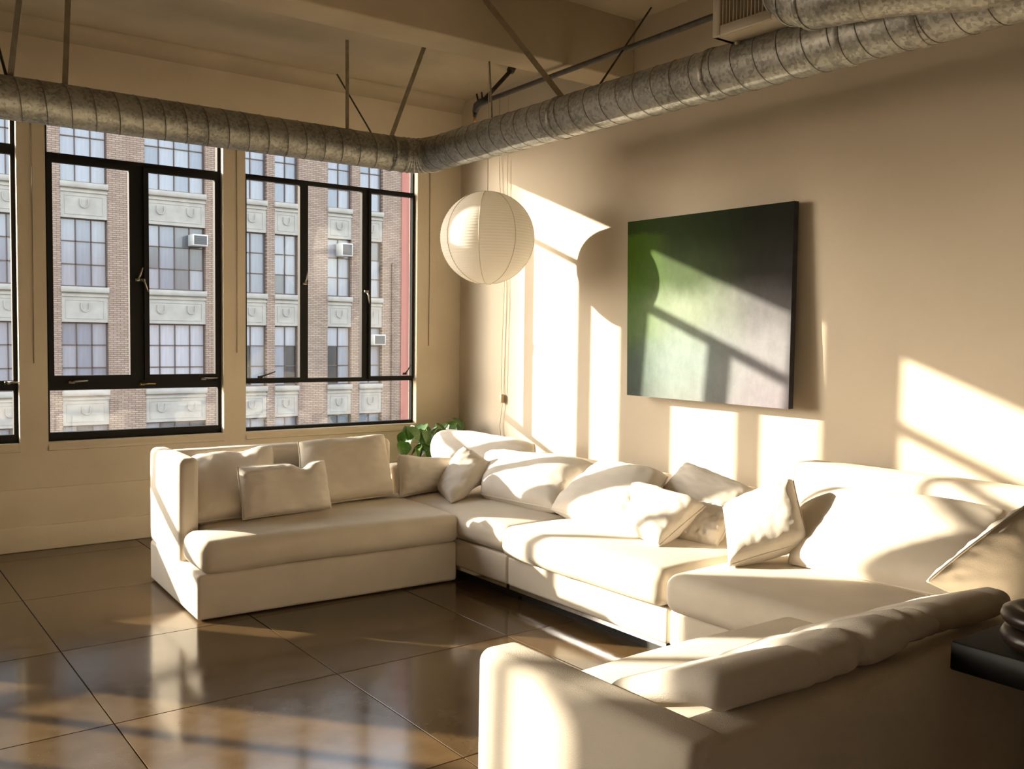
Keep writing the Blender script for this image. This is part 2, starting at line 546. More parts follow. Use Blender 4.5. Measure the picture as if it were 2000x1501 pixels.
def brick_mat():
    m, nt, b = mat('pale_brick')
    tc = N(nt, 'ShaderNodeTexCoord')
    mp = N(nt, 'ShaderNodeMapping'); mp.inputs['Rotation'].default_value = (math.radians(90), 0, 0)
    nt.links.new(tc.outputs['Object'], mp.inputs[0])
    br = N(nt, 'ShaderNodeTexBrick')
    br.inputs['Scale'].default_value = 1.0
    br.inputs['Brick Width'].default_value = 0.24
    br.inputs['Row Height'].default_value = 0.072
    br.inputs['Mortar Size'].default_value = 0.011
    br.inputs['Color1'].default_value = (0.29, 0.20, 0.15, 1)
    br.inputs['Color2'].default_value = (0.38, 0.285, 0.22, 1)
    br.inputs['Mortar'].default_value = (0.15, 0.115, 0.095, 1)
    nt.links.new(mp.outputs[0], br.inputs[0])
    nt.links.new(br.outputs['Color'], b.inputs['Base Color'])
    b.inputs['Roughness'].default_value = 0.9
    bp = N(nt, 'ShaderNodeBump'); bp.inputs['Strength'].default_value = 0.4; bp.inputs['Distance'].default_value = 0.02
    nt.links.new(br.outputs['Fac'], bp.inputs['Height']); bp.invert = True
    nt.links.new(bp.outputs[0], b.inputs['Normal'])
    return m
M_BRICK = brick_mat()
M_STONE = noisy('cast_stone', (0.345, 0.325, 0.29), (0.41, 0.39, 0.35), 2.0, 0.85, 0.3, 8)
M_MUNTIN = simple('brown_muntin', (0.10, 0.07, 0.06), 0.6)
M_REDPAINT = simple('red_painted_brick', (0.42, 0.16, 0.125), 0.8)
M_AC = simple('ac_casing', (0.62, 0.62, 0.58), 0.5)
M_ACG = simple('ac_grille', (0.10, 0.10, 0.10), 0.6)
def pane_mat(name, col):  # colour stands in for curtains and the blue-grey sky reflected in the glass
    m, nt, b = mat(name)
    tc = N(nt, 'ShaderNodeTexCoord')
    mp = N(nt, 'ShaderNodeMapping'); mp.inputs['Scale'].default_value = (9, 1, 0.6)
    nt.links.new(tc.outputs['Object'], mp.inputs[0])
    nz = N(nt, 'ShaderNodeTexNoise'); nz.inputs['Scale'].default_value = 1.2; nz.inputs['Detail'].default_value = 3
    nt.links.new(mp.outputs[0], nz.inputs[0])
    mr = N(nt, 'ShaderNodeMapRange'); mr.inputs['To Min'].default_value = 0.75; mr.inputs['To Max'].default_value = 1.2
    nt.links.new(nz.outputs['Fac'], mr.inputs[0])
    mx = N(nt, 'ShaderNodeMix', data_type='RGBA', blend_type='MULTIPLY'); mx.inputs[0].default_value = 1
    mx.inputs[6].default_value = (*col, 1)
    nt.links.new(mr.outputs[0], mx.inputs[7]); nt.links.new(mx.outputs[2], b.inputs['Base Color'])
    b.inputs['Roughness'].default_value = 0.12
    b.inputs['Specular IOR Level'].default_value = 0.6
    return m
PANES = [pane_mat('curtained_pane', (0.26, 0.275, 0.315)), pane_mat('blue_pane', (0.185, 0.205, 0.25)), pane_mat('grey_pane', (0.125, 0.133, 0.15)), pane_mat('dark_pane', (0.045, 0.045, 0.05)), pane_mat('white_blind_pane', (0.37, 0.38, 0.42))]
M_ASPHALT = noisy('street_asphalt', (0.10, 0.10, 0.10), (0.15, 0.15, 0.145), 0.5, 0.9)

# ------------------------------------------------------------------ room shell
WX0, WY0 = -11.0, -10.0           # far extents of the room behind the camera
M_FARWALL = noisy('cream_far_plaster', (0.50, 0.43, 0.32), (0.56, 0.48, 0.36), 1.2, 0.85)
WT = 0.13                         # window wall thickness
FRY = 0.085                        # plane of the window frames
HEAD = 3.02
def wx(px, y=0.0, py=500):
    return at(px, py, 'y', y).x
# windows: inner reveal edges along X
W_SPANS = [(-1.915, -0.432), (-3.268, -2.083), (-5.15, -3.438), (-7.12, -5.98), (-8.12, -7.30), (-9.6, -8.75)]
SILL = 0.713
wb = MB()
xs = 0.02
edges = sorted(W_SPANS, key=lambda s: -s[1])
prev = 0.0
for (a, b_) in edges:
    wb.box((b_, 0, SILL), (prev if prev < 0 else 0.3, WT, HEAD))
    prev = a
wb.box((WX0, 0, SILL), (prev, WT, HEAD))
wb.box((WX0, 0, 0), (0.3, WT, SILL))
wb.box((WX0, 0, HEAD), (0.3, WT, 3.9))
for (a, b_) in edges:
    wb.box((a-0.085, WT, SILL-0.3), (a, 0.29, HEAD+0.4))      # shallow unseen pilaster beside each window, added to widen the pier shadows
struct(wb.build('wall_window', M_PLASTER), 'cream painted concrete window wall with piers and sills')
wp = mesh('wall_right', boxv((0, WY0, 0), (0.3, 0, 3.9)), BOXF, M_WALL)
struct(wp, 'cream plaster wall with the green painting')
struct(box('wall_left', (WX0-0.3, WY0, 0), (WX0, WT, 3.9), M_FARWALL), 'cream wall out of view on the left')
bk = MB()  # rear wall; its window opening is added to let in fill light
bk.box((WX0, WY0-0.3, 0), (0, WY0, 0.75)); bk.box((WX0, WY0-0.3, 3.05), (0, WY0, 3.9))
for (xa, xb) in ((WX0, -7.2), (-5.5, 0.0)):
    bk.box((xa, WY0-0.3, 0.75), (xb, WY0, 3.05))
struct(bk.build('wall_back', M_FARWALL), 'cream wall behind the viewer with an added fill light window')
for k, (xa, xb) in enumerate(((-7.2, -5.5),)):  # invented rear window, there only for fill light
    wr_ = bpy.data.objects.new('window_%d' % (7+k), None); C.objects.link(wr_); struct(wr_, 'black steel window behind the viewer, added for fill light')
    m = MB()
    y = WY0-0.15
    for (p, q, r, t) in ((xa, xa+0.04, 0.75, 3.05), (xb-0.04, xb, 0.75, 3.05), (xa, xb, 0.75, 0.80), (xa, xb, 3.0, 3.05), (xa, xb, 2.45, 2.50), ((xa+xb)/2-0.025, (xa+xb)/2+0.025, 0.75, 2.5)):
        m.box((p, y-0.02, r), (q, y+0.02, t))
    m.build('window_frame', M_BLACK, wr_)
    mesh('pane', [(xa, y, 0.75), (xb, y, 0.75), (xb, y, 3.05), (xa, y, 3.05)], [(0, 1, 2, 3)], M_GLASS, wr_)
# ceiling bays and beam
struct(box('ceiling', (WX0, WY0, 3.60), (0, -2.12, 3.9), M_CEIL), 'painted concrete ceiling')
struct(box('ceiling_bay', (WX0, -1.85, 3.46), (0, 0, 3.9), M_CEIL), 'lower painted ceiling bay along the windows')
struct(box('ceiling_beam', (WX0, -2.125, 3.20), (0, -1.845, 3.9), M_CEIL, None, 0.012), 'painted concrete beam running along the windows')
# cove where the bay meets the window wall
cv = MB()
pts = []
for i in range(7):
    a = math.radians(90*i/6)
    pts.append((-0.102+0.10*math.cos(a), 3.358+0.10*math.sin(a)))
n0 = len(pts)
vv = [(x, y, z) for x in (WX0, 0.0) for (y, z) in pts] + [(WX0, 0.0, 3.46), (0.0, 0.0, 3.46)]
ff = [(i, i+1, n0+i+1, n0+i) for i in range(n0-1)]
struct(mesh('trim_cove', vv, ff, M_CEIL, None, True), 'soft cove between window wall and ceiling')
# apron steps below the windows
struct(box('trim_apron', (WX0, -0.014, 0.16), (0, 0.0, 0.412), M_PLASTER, None, 0.004), 'painted apron panel below the windows')
struct(box('baseboard_window', (WX0, -0.034, 0.0), (0, 0.0, 0.165), M_PLASTER, None, 0.008), 'thick painted plinth under the window wall')
# sloped sills
for i, (a, b_) in enumerate(edges[:4]):
    v = [(a, 0.0, 0.655), (b_, 0.0, 0.655), (b_, 0.0, 0.70), (a, 0.0, 0.70), (a, -0.012, 0.66), (b_, -0.012, 0.66), (b_, -0.012, 0.675), (a, -0.012, 0.675)]
    struct(mesh('trim_%d' % (i+1), v, [(4, 5, 6, 7), (7, 6, 2, 3), (0, 1, 5, 4), (0, 4, 7, 3), (1, 2, 6, 5)], M_PLASTER), 'painted sill edge under a window')

# floor : slab base with separate polished concrete panels
fl = box('floor', (WX0, WY0, -0.25), (0.0, 0.0, -0.008), M_JOINT)
struct(fl, 'brown polished concrete floor scored into panels')
gx = [WX0, -9.09, -8.18, -7.27, -6.36, -5.45, -4.54, -3.63, -2.725, -1.825, -0.92, 0.0]
gy = [0.0, -0.26, -1.265, -2.25, -3.215, -4.19, -5.16, -6.13, -7.1, -8.07, -9.04, WY0]
tiles = {}
J = 0.0026
for i in range(len(gx)-1):
    for j in range(len(gy)-1):
        w = gx[i+1]-gx[i]; d = gy[j]-gy[j+1]
        key = (round(w, 3), round(d, 3))
        if key not in tiles:
            bv = 0.0006
            lo = (J, J, -0.010); hi = (w-J, d-J, 0.0)
            v = boxv((lo[0], lo[1], lo[2]), (hi[0], hi[1], -bv)) + [(lo[0]+bv, lo[1]+bv, 0), (hi[0]-bv, lo[1]+bv, 0), (hi[0]-bv, hi[1]-bv, 0), (lo[0]+bv, hi[1]-bv, 0)]
            f = [BOXF[0]] + BOXF[2:] + [(4, 5, 9, 8), (5, 6, 10, 9), (6, 7, 11, 10), (7, 4, 8, 11), (8, 9, 10, 11)]
            me = bpy.data.meshes.new('floor_panel'); me.from_pydata(v, [], f); me.update(); me.materials.append(M_FLOOR)
            tiles[key] = me
        o = bpy.data.objects.new('floor_panel', tiles[key])
        link(o, fl); o.location = (gx[i], gy[j+1], 0)

# ------------------------------------------------------------------ windows
def bar(mb, x0, x1, z0, z1, y0=FRY-0.025, y1=FRY+0.02):
    mb.box((x0, y0, z0), (x1, y1, z1))
def zz(px, py):
    return at(px, py, 'y', FRY).z
def xx(px, py=600):
    return at(px, py, 'y', FRY).x
def pane(parent, x0, x1, z0, z1, y=FRY+0.004):
    mesh('pane', [(x0, y, z0), (x1, y, z0), (x1, y, z1), (x0, y, z1)], [(0, 1, 2, 3)], M_GLASS, parent)
def casement(parent, x0, x1, z0, z1, w=0.034):
    m = MB()
    y0, y1 = FRY-0.045, FRY-0.005
    m.box((x0, y0, z0), (x0+w, y1, z1)); m.box((x1-w, y0, z0), (x1, y1, z1))
    m.box((x0+w, y0, z0), (x1-w, y1, z0+w)); m.box((x0+w, y0, z1-w), (x1-w, y1, z1))
    m.build('casement_sash', M_BLACK, parent)
def latch(parent, x, z, ang=0.0, mt=None, L=0.10):
    m = MB()
    m.box((x-0.018, FRY-0.058, z-0.006), (x+0.018, FRY-0.045, z+0.012))
    m.tube([(x, FRY-0.055, z+0.006), (x+L*0.35*math.cos(ang), FRY-0.075, z+0.006+L*0.35*math.sin(ang)), (x+L*math.cos(ang), FRY-0.07, z+0.004+L*math.sin(ang))], [0.007, 0.006, 0.004], 8)
    m.build('latch', mt or M_LATCH, parent, True)
def window(n, span, mull, sashes, lab, wide=0.035, T_LO=2.60, T_HI=2.665, MB_LO=1.06, MB_HI=1.125, BOT=0.055, SASH=0.034):
    """mull: list of (x0,x1) mullions between mid rail and transom ; sashes: which lights open"""
    a, b_ = span
    a -= 0.01; b_ += 0.01
    mull = sorted(mull)
    root = bpy.data.objects.new('window_%d' % n, None); C.objects.link(root)
    root.location = (0, 0, 0); struct(root, lab)
    m = MB()
    bar(m, a, a+wide, SILL, HEAD); bar(m, b_-wide, b_, SILL, HEAD)
    bar(m, a+wide, b_-wide, SILL, SILL+BOT); bar(m, a+wide, b_-wide, HEAD-0.02, HEAD)
    bar(m, a+wide, b_-wide, T_LO, T_HI); bar(m, a+wide, b_-wide, MB_LO, MB_HI)
    m.build('window_frame', M_BLACK, root)
    for (x0, x1) in mull:
        q = MB(); bar(q, x0, x1, MB_HI, T_LO); q.build('mullion', M_BLACK, root)
    xs_ = [a+wide] + [t for mm in mull for t in mm] + [b_-wide]
    pane(root, a+wide, b_-wide, SILL+BOT, MB_LO)
    pane(root, a+wide, b_-wide, T_HI, HEAD-0.02)
    for k in range(0, len(xs_), 2):
        pane(root, xs_[k], xs_[k+1], MB_HI, T_LO)
        if (k//2) in sashes:
            casement(root, xs_[k]-0.008, xs_[k+1]+0.008, MB_HI-0.012, T_LO+0.012, SASH)
    return root
w3 = window(3, W_SPANS[0], [(xx(584), xx(599)), (xx(704), xx(717))], (0, 2), 'black steel window nearest the corner with three upper lights', 0.022, zz(600, 362), zz(600, 354), zz(600, 746), zz(600, 738), 0.025, 0.020)
w2 = window(2, W_SPANS[1], [(xx(258), xx(281))], (0, 1), 'black steel window with two tall casements, left of the pier', 0.032, zz(270, 330), zz(270, 318), zz(270, 758), zz(270, 737))
w1 = window(1, W_SPANS[2], [(-4.13, -4.08), (-4.92, -4.87)], (0,), 'black steel window cut by the left picture edge')
window(4, W_SPANS[3], [(-6.43, -6.38), (-6.87, -6.83)], (), 'black steel window out of view on the left')
window(5, W_SPANS[4], [(-7.80, -7.76)], (), 'black steel window further left out of view', T_LO=2.88, T_HI=2.93, MB_LO=0.80, MB_HI=0.86)
window(6, W_SPANS[5], [(-9.2, -9.15)], (), 'black steel window furthest left out of view')
# latches and stays as in the photograph
latch(w2, xx(135), 1.105, 0.1); latch(w2, xx(392), 1.115, 0.05); latch(w2, xx(272), 1.085, 0.0, M_BRASS, 0.09)
latch(w2, xx(266), zz(266, 548), 1.25, None, 0.09); latch(w2, xx(275), zz(275, 548), -1.2, None, 0.09)
latch(w3, xx(590), zz(590, 555), 1.4, None, 0.10); latch(w3, xx(710), zz(710, 570), -1.4, None, 0.10)
latch(w3, xx(503), 1.12, 0.35, M_IRON, 0.12); latch(w3, xx(785), 1.13, 1.0, M_IRON, 0.09)
latch(w1, xx(10), 1.11, 0.0)
# hanging blind cords on the piers
for i, (px, top, bot, lab) in enumerate(((65, 2.86, 1.24, 'thin pull cord hanging on the pier at the left picture edge'), (463, 2.86, 1.31, 'thin pull cord hanging on the pier between the two full windows'), (838, 2.86, 1.37, 'thin pull cord hanging on the wall right of the corner window'))):
    x = wx(px, -0.006, 600)
    m = MB().tube([(x, -0.006, 3.05), (x+0.002, -0.007, (top+bot)/2), (x, -0.006, bot)], 0.0028, 6)
    tag(m.build('pull_cord', M_STRAP, None, True), lab, 'cord', 'pull cords beside the windows')

# ------------------------------------------------------------------ building across the street
FY = 28.0
bld = thing('brick_building', 'pale brick building with stone spandrels seen across the street through the windows', 'building', (0, FY, -12))
def bp_(name, lo, hi, mt, par=bld, bevel=0):
    return box(name, (lo[0], lo[1]-FY, lo[2]+12), (hi[0], hi[1]-FY, hi[2]+12), mt, par, bevel, 1)
cols = [(-4.2, -2.6, 3), (-1.2, 1.15, 4), (2.17, 3.68, 3), (4.94, 7.11, 4), (8.30, 9.47, 2), (9.80, 10.78, 2), (12.04, 13.11, 2), (13.48, 14.53, 2)]
floors = [6.58, 3.01, -0.57, -4.15]      # sill tops
PERIOD = 3.58
SP = 1.22                                # spandrel height
ZB, ZT = -12.0, 15.5
# brick piers
xprev = -23.88
piers = []
for (a, b_, n) in cols:
    piers.append((xprev, a)); xprev = b_
piers.append((xprev, 15.42))
for (a, b_) in piers:
    bp_('brick_pier', (a, FY, ZB), (b_, FY+0.6, ZT), M_BRICK)
bp_('red_corner_strip', (15.42, FY-0.05, ZB), (17.4, FY+0.6, ZT), M_REDPAINT)
bp_('side_wing', (17.4, FY, ZB), (42.0, FY+6, ZT-3.0), M_BRICK)
bp_('roof_parapet', (-23.88, FY-0.0, ZT), (17.4, FY+0.8, ZT+0.4), M_STONE)
bp_('back_wall', (-23.88, FY+0.6, ZB), (17.4, FY+6, ZT), M_STONE)
random.seed(11)
pane_cache = {}
def fpane(x0, x1, z0, z1, mt, par):
    key = (round(x1-x0, 3), round(z1-z0, 3), mt.name)
    if key not in pane_cache:
        me = bpy.data.meshes.new('pane')
        me.from_pydata([(0, 0, 0), (x1-x0, 0, 0), (x1-x0, 0, z1-z0), (0, 0, z1-z0)], [], [(0, 1, 2, 3)])
        me.materials.append(mt); me.update(); pane_cache[key] = me
    o = bpy.data.objects.new('pane', pane_cache[key])
    link(o, par); o.location = (x0, 0.22, z0+12)
def uarc(cx, cz, w, h):
    p = [(cx-w/2, -0.012, cz+h/2)]
    for i in range(9):
        a = math.pi + math.pi*i/8
        p.append((cx+w/2*math.cos(a), -0.012, cz-h/2+w/2+w/2*math.sin(a)))
    p.append((cx+w/2, -0.012, cz+h/2))
    return [(x, y, z+12) for (x, y, z) in p]
for ci, (a, b_, n) in enumerate(cols):
    for fi, s in enumerate([10.16]+floors):
        if fi == 0:
            bp_('upper_wall', (a, FY+0.03, s+PERIOD-SP), (b_, FY+0.4, ZT), M_STONE)
        # spandrel below this sill
        if True:
            bp_('spandrel', (a, FY+0.03, s-SP), (b_, FY+0.4, s-0.18), M_STONE)
            bp_('stone_sill', (a-0.02, FY-0.10, s-0.20), (b_+0.02, FY+0.4, s), M_STONE, bld, 0.02)
            bp_('sill_moulding', (a, FY-0.02, s-0.34), (b_, FY+0.1, s-0.27), M_STONE)
            m = MB()
            for (q0, q1, r0, r1) in ((a+0.13, b_-0.13, s-0.47, s-0.445), (a+0.13, b_-0.13, s-1.10, s-1.075), (a+0.13, a+0.155, s-1.075, s-0.47), (b_-0.155, b_-0.13, s-1.075, s-0.47)):
                m.box((q0, 0.012, r0+12), (q1, 0.04, r1+12))
            cxs = [(a+b_)/2] if n < 4 else [a+(b_-a)*0.25, a+(b_-a)*0.75]
            for cx in cxs:
                m.tube(uarc(cx, s-0.70, 0.26, 0.30), 0.022, 5)
            m.build('spandrel_relief', M_STONE, bld)
        # window above this sill
        h = PERIOD-SP
        z0 = s; z1 = s+h
        
        fr = bpy.data.objects.new('window', None); link(fr, bld)
        mm = MB()
        mm.box((a, 0.17, z0+12), (a+0.04, 0.28, z1+12)); mm.box((b_-0.04, 0.17, z0+12), (b_, 0.28, z1+12))
        mm.box((a, 0.17, z0+12), (b_, 0.28, z0+0.05+12)); mm.box((a, 0.17, z1-0.05+12), (b_, 0.28, z1+12))
        pw = (b_-a)/n
        for k in range(1, n):
            mm.box((a+k*pw-0.018, 0.18, z0+12), (a+k*pw+0.018, 0.25, z1+12))
        rows = [0, 0.33, 0.665, 1.0]
        for r_ in rows[1:3]:
            mm.box((a, 0.18, z0+h*r_-0.018+12), (b_, 0.25, z0+h*r_+0.018+12))
        mm.build('muntins', M_MUNTIN, fr)
        for k in range(n):
            style = random.choice([0, 0, 0, 1, 1, 2])
            for r in range(3):
                mt = PANES[style if random.random() < 0.75 else random.choice([0, 1, 2])]
                if fi == 3 and ci >= 4:                     # lower floor: white blinds over dark openings
                    mt = PANES[4] if r == 2 else (PANES[3] if (k+ci) % 2 == 0 else PANES[0])
                    if ci == 7: mt = PANES[0]
                if fi == 3 and ci == 3: mt = PANES[4]
                if fi == 1: mt = PANES[0] if random.random() < 0.7 else PANES[1]
                if fi == 2 and ci == 3 and k == 2: mt = PANES[2]
                fpane(a+k*pw, a+(k+1)*pw, z0+h*rows[r], z0+h*rows[r+1], mt, fr)
# drain pipe near the corner
MB().tube([(15.0, -0.06, 3.6), (15.0, -0.06, 16.5)], 0.05, 8).build('drain_pipe', M_BRICK, bld)
def ac_unit(cx, cz, w, h, lab):
    t = thing('window_air_conditioner', lab, 'air conditioner', (cx, FY, cz-h/2), 0, 'window air conditioners on the brick building')
    box('casing', (-w/2, -0.42, 0), (w/2, 0.16, h), M_AC, t, 0.02, 1)
    box('rear_grille', (-w/2+0.05, -0.435, 0.05), (w/2-0.05, -0.41, h-0.05), M_ACG, t)
    for k in range(5):
        z = 0.08+(h-0.16)*k/4
        box('grille_slat', (-w/2+0.05, -0.445, z-0.008), (w/2-0.05, -0.43, z+0.008), M_ACG, t)
ac_unit(6.78, 4.86, 0.56, 0.42, 'small white air conditioner on the wide window, leftmost of three')
ac_unit(12.70, 4.90, 0.50, 0.52, 'white air conditioner high on the narrow window, middle of three')
ac_unit(14.20, 1.28, 0.56, 0.44, 'white air conditioner lowest of three, beside the red corner strip')
struct(box('wall_bounce', (-40, -34, -12.0), (25, -28, 9.0), M_BRICK), 'unseen brick wall added to bounce sunlight into the rear window')  # unseen reflector, added so warm sunlight bounces in through the rear opening
struct(box('ground_street', (-90, WT+0.1, -12.3), (90, 90, -12.0), M_ASPHALT), 'grey street between the buildings')

# ------------------------------------------------------------------ ducts
DX, DZ, DR = -0.985, 2.728, 0.119
duct = thing('spiral_duct', 'long galvanised spiral air duct turning the corner below the ceiling', 'duct', (DX, DX, 2.6))
O = Vector(duct.location)
def dv(path):
    return [Vector(p)-O for p in path]
v, f = tube_geo(dv([(-10.9, DX, DZ), (DX-0.16, DX, DZ)]), DR, 48); mesh('duct_run', v, f, M_DUCT, duct, True)
v, f = tube_geo(dv([(DX, DX-0.16, DZ), (DX, -9.9, DZ)]), DR, 48); mesh('duct_run', v, f, M_DUCT, duct, True)
# gored elbow
arc = []
RC = 0.16
for i in range(7):
    a = math.radians(90*i/6)
    arc.append((DX-RC+RC*math.sin(a), DX-RC+RC*math.cos(a), DZ))
gv = []; 
for i in range(6):
    p0, p1 = Vector(arc[i])-O, Vector(arc[i+1])-O
    v, f = tube_geo([p0, p1], DR+0.001, 40, False)
    mesh('elbow_gore', v, f, M_DUCT, duct, True)
def ring(c, axis, r, w, par, mt=M_SEAM, name='seam_ring'):
    c = Vector(c)-O; ax = Vector(axis).normalized()
    v, f = tube_geo([c-ax*w, c-ax*w*0.5, c+ax*w*0.5, c+ax*w], [r, r+0.004, r+0.004, r], 40, False)
    return mesh(name, v, f, mt, par, True)
for i in range(7):
    a = math.radians(90*i/6)
    ring(arc[i], (math.cos(a), -math.sin(a), 0), DR+0.001, 0.007, duct, M_DUCT)
def helix(p0, axis, length, pitch, r, start=0.0):
    axis = Vector(axis).normalized()
    up = Vector((0, 0, 1)); sd = axis.cross(up)
    n = int(length/pitch*28)
    pts = []
    for i in range(n+1):
        t = i/28.0
        a = 2*math.pi*t + start
        pts.append(Vector(p0)-O + axis*(pitch*t) + (up*math.cos(a)+sd*math.sin(a))*r)
    v, f = tube_geo(pts, 0.0028, 4)
    return mesh('spiral_seam', v, f, M_SEAM, duct, True)
helix((DX-0.2, DX, DZ), (-1, 0, 0), 4.0, 0.128, DR)
helix((DX, DX-0.2, DZ), (0, -1, 0), 5.0, 0.128, DR)
ring((DX, -2.56, DZ), (0, 1, 0), DR+0.002, 0.015, duct, M_DUCT, 'clamp_band')
ring((DX, -3.72, DZ), (0, 1, 0), DR+0.002, 0.015, duct, M_DUCT, 'clamp_band')
ring((DX, -4.45, DZ), (0, 1, 0), DR+0.002, 0.02, duct, M_DUCT, 'clamp_band')
ring((DX, -4.78, DZ), (0, 1, 0), DR+0.002, 0.02, duct, M_DUCT, 'clamp_band')
ring((-1.24, DX, DZ), (1, 0, 0), DR+0.002, 0.012, duct, M_DUCT, 'clamp_band')
# branch to the register
brp = [(-1.0, -5.28, 2.75), (-1.10, -5.02, 2.77), (-1.19, -4.82, 2.79), (-1.235, -4.68, 2.80), (-1.25, -4.56, 2.805), (-1.245, -4.46, 2.82), (-1.225, -4.37, 2.86), (-1.19, -4.295, 2.92), (-1.15, -4.23, 3.0), (-1.12, -4.19, 3.08)]
v, f = tube_geo(dv(brp), 0.115, 40); mesh('branch_duct', v, f, M_DUCT, duct, True)
for k in (3, 5, 6, 7, 8):
    p = Vector(brp[k]); ax = (Vector(brp[k+1])-Vector(brp[k-1]))
    ring(p, ax, 0.116, 0.012, duct, M_DUCT)
# register
reg = thing('air_register', 'beige louvred air register box at the end of the branch duct', 'air register', (-1.2, -4.07, 2.81))
RO = Vector(reg.location)
def rb(name, lo, hi, mt, bev=0):
    return box(name, Vector(lo)-RO, Vector(hi)-RO, mt, reg, bev, 1)
M_REG = simple('beige_enamel', (0.42, 0.36, 0.26), 0.5)
y0, y1, z0, z1 = -4.255, -3.885, 2.815, 3.20
rb('box_bottom', (-1.19, y0, z0), (-1.03, y1, z0+0.02), M_REG)
rb('box_top', (-1.19, y0, z1-0.02), (-1.03, y1, z1), M_REG)
rb('box_side', (-1.19, y1-0.02, z0), (-1.03, y1, z1), M_REG)
rb('box_back', (-1.05, y0, z0), (-1.03, y1, z1), M_DARK)
rb('face_frame', (-1.205, y0, z0), (-1.185, y0+0.045, z1), M_REG, 0.004)
rb('face_frame', (-1.205, y1-0.045, z0), (-1.185, y1, z1), M_REG, 0.004)
rb('face_frame', (-1.205, y0+0.045, z0), (-1.185, y1-0.045, z0+0.045), M_REG, 0.004)
rb('face_frame', (-1.205, y0+0.045, z1-0.045), (-1.185, y1-0.045, z1), M_REG, 0.004)
for k in range(14):
    y = y0+0.055+(y1-y0-0.11)*k/13
    t = 0.010
    v = [(-1.20, y-0.003, z0+0.045), (-1.165, y-0.003-t, z0+0.045), (-1.165, y+0.001-t, z0+0.045), (-1.20, y+0.001, z0+0.045)]
    v += [(a, b, z1-0.045) for (a, b, c_) in v]
    mesh('louvre', [Vector(p)-RO for p in v], BOXF, M_REG, reg)

# hangers and rods
def rod(lab, p0, p1, r=0.008, mt=M_STRAP, flat=False):
    p0 = Vector(p0); p1 = Vector(p1)
    m = MB()
    if flat:
        t = (p1-p0).normalized()
        s = t.cross(CF).normalized()*r*1.5
        d = t.cross(s).normalized()*0.002
        v = [p0-s-d, p0+s-d, p0+s+d, p0-s+d, p1-s-d, p1+s-d, p1+s+d, p1-s+d]
        m.add(v, BOXF)
    else:
        m.tube([p0, p1], r, 8)
    return tag(m.build('duct_hanger', mt, None, not flat), lab, 'hanger', 'hangers holding the duct')
TOPZ = DZ+DR
rod('flat strap hanger rising straight from the window duct near the corner', (-1.575, DX, TOPZ-0.004), (-1.55, -0.93, 3.46), 0.008, M_STRAP, True)
rod('thin dark rod slanting back from the window duct to the wall', (-1.39, DX, TOPZ-0.004), (-1.26, -0.18, 3.44), 0.006, M_IRON)
rod('pale flat strap slanting up from the duct elbow', (-1.235, DX, TOPZ-0.004), (-1.055, -1.12, 3.46), 0.010, M_STRAP, True)
rod('vertical strap hanger near the left picture edge', (-3.335, DX, TOPZ-0.004), (-3.31, -1.0, 3.46), 0.011, M_STRAP, True)
rod('strap leaning right from the duct at the left picture edge', (-3.61, DX, TOPZ-0.004), (-3.585, -1.37, 3.46), 0.012, M_STRAP, True)
rod('rod leaning left from the duct at the left picture edge', (-3.63, DX, TOPZ-0.004), (-3.66, -0.40, 3.46), 0.009, M_IRON)
rod('thin threaded rod from the beam to the painting wall duct', (DX, -1.852, TOPZ-0.004), (-1.02, -1.866, 3.20), 0.006, M_STRAP)
rod('long strap slanting from the painting wall duct to the ceiling beam', (DX, -2.56, TOPZ-0.004), (-1.245, -2.128, 3.47), 0.011, M_STRAP, True)
rod('thin dark rod slanting up from the duct to the ceiling by the wall', (DX, -2.873, TOPZ-0.004), (-0.095, -2.372, 3.60), 0.006, M_IRON)
rod('short rod between the register box and the duct', (-1.10, -3.935, 2.80), (DX, -3.92, TOPZ-0.004), 0.008, M_STRAP)
# sprinkler line
sp = thing('sprinkler_pipe', 'dark sprinkler pipe with brass tipped head running beside the duct', 'pipe', (-0.6, -1.3, 3.15))
SO = Vector(sp.location)
def st(name, path, r, mt):
    v, f = tube_geo([Vector(p)-SO for p in path], r, 10); return mesh(name, v, f, mt, sp, True)
st('main_pipe', [(-0.6, -1.20, 3.143), (-0.6, -5.6, 3.215)], 0.017, M_IRON)
st('riser_pipe', [(-0.60, -1.17, 3.14), (-0.325, -1.145, 3.42)], 0.016, M_IRON)
st('ceiling_plate', [(-0.325, -1.145, 3.42), (-0.30, -1.14, 3.458)], 0.03, M_IRON)
st('elbow_fitting', [(-0.60, -1.26, 3.148), (-0.60, -1.17, 3.145), (-0.60, -1.11, 3.13), (-0.60, -1.09, 3.09)], [0.022, 0.028, 0.026, 0.022], M_DARK)
st('sprinkler_head', [(-0.60, -1.09, 3.10), (-0.60, -1.085, 3.055)], [0.02, 0.012], M_DARK)
st('head_tip', [(-0.60, -1.085, 3.055), (-0.60, -1.083, 3.02)], [0.009, 0.009], simple('copper_tip', (0.45, 0.20, 0.09), 0.4, 0.7))
for dy in (-1.13, -1.19):
    st('fitting_bolt', [(-0.60, dy, 3.15), (-0.60, dy+0.02, 3.215)], 0.007, M_DARK)

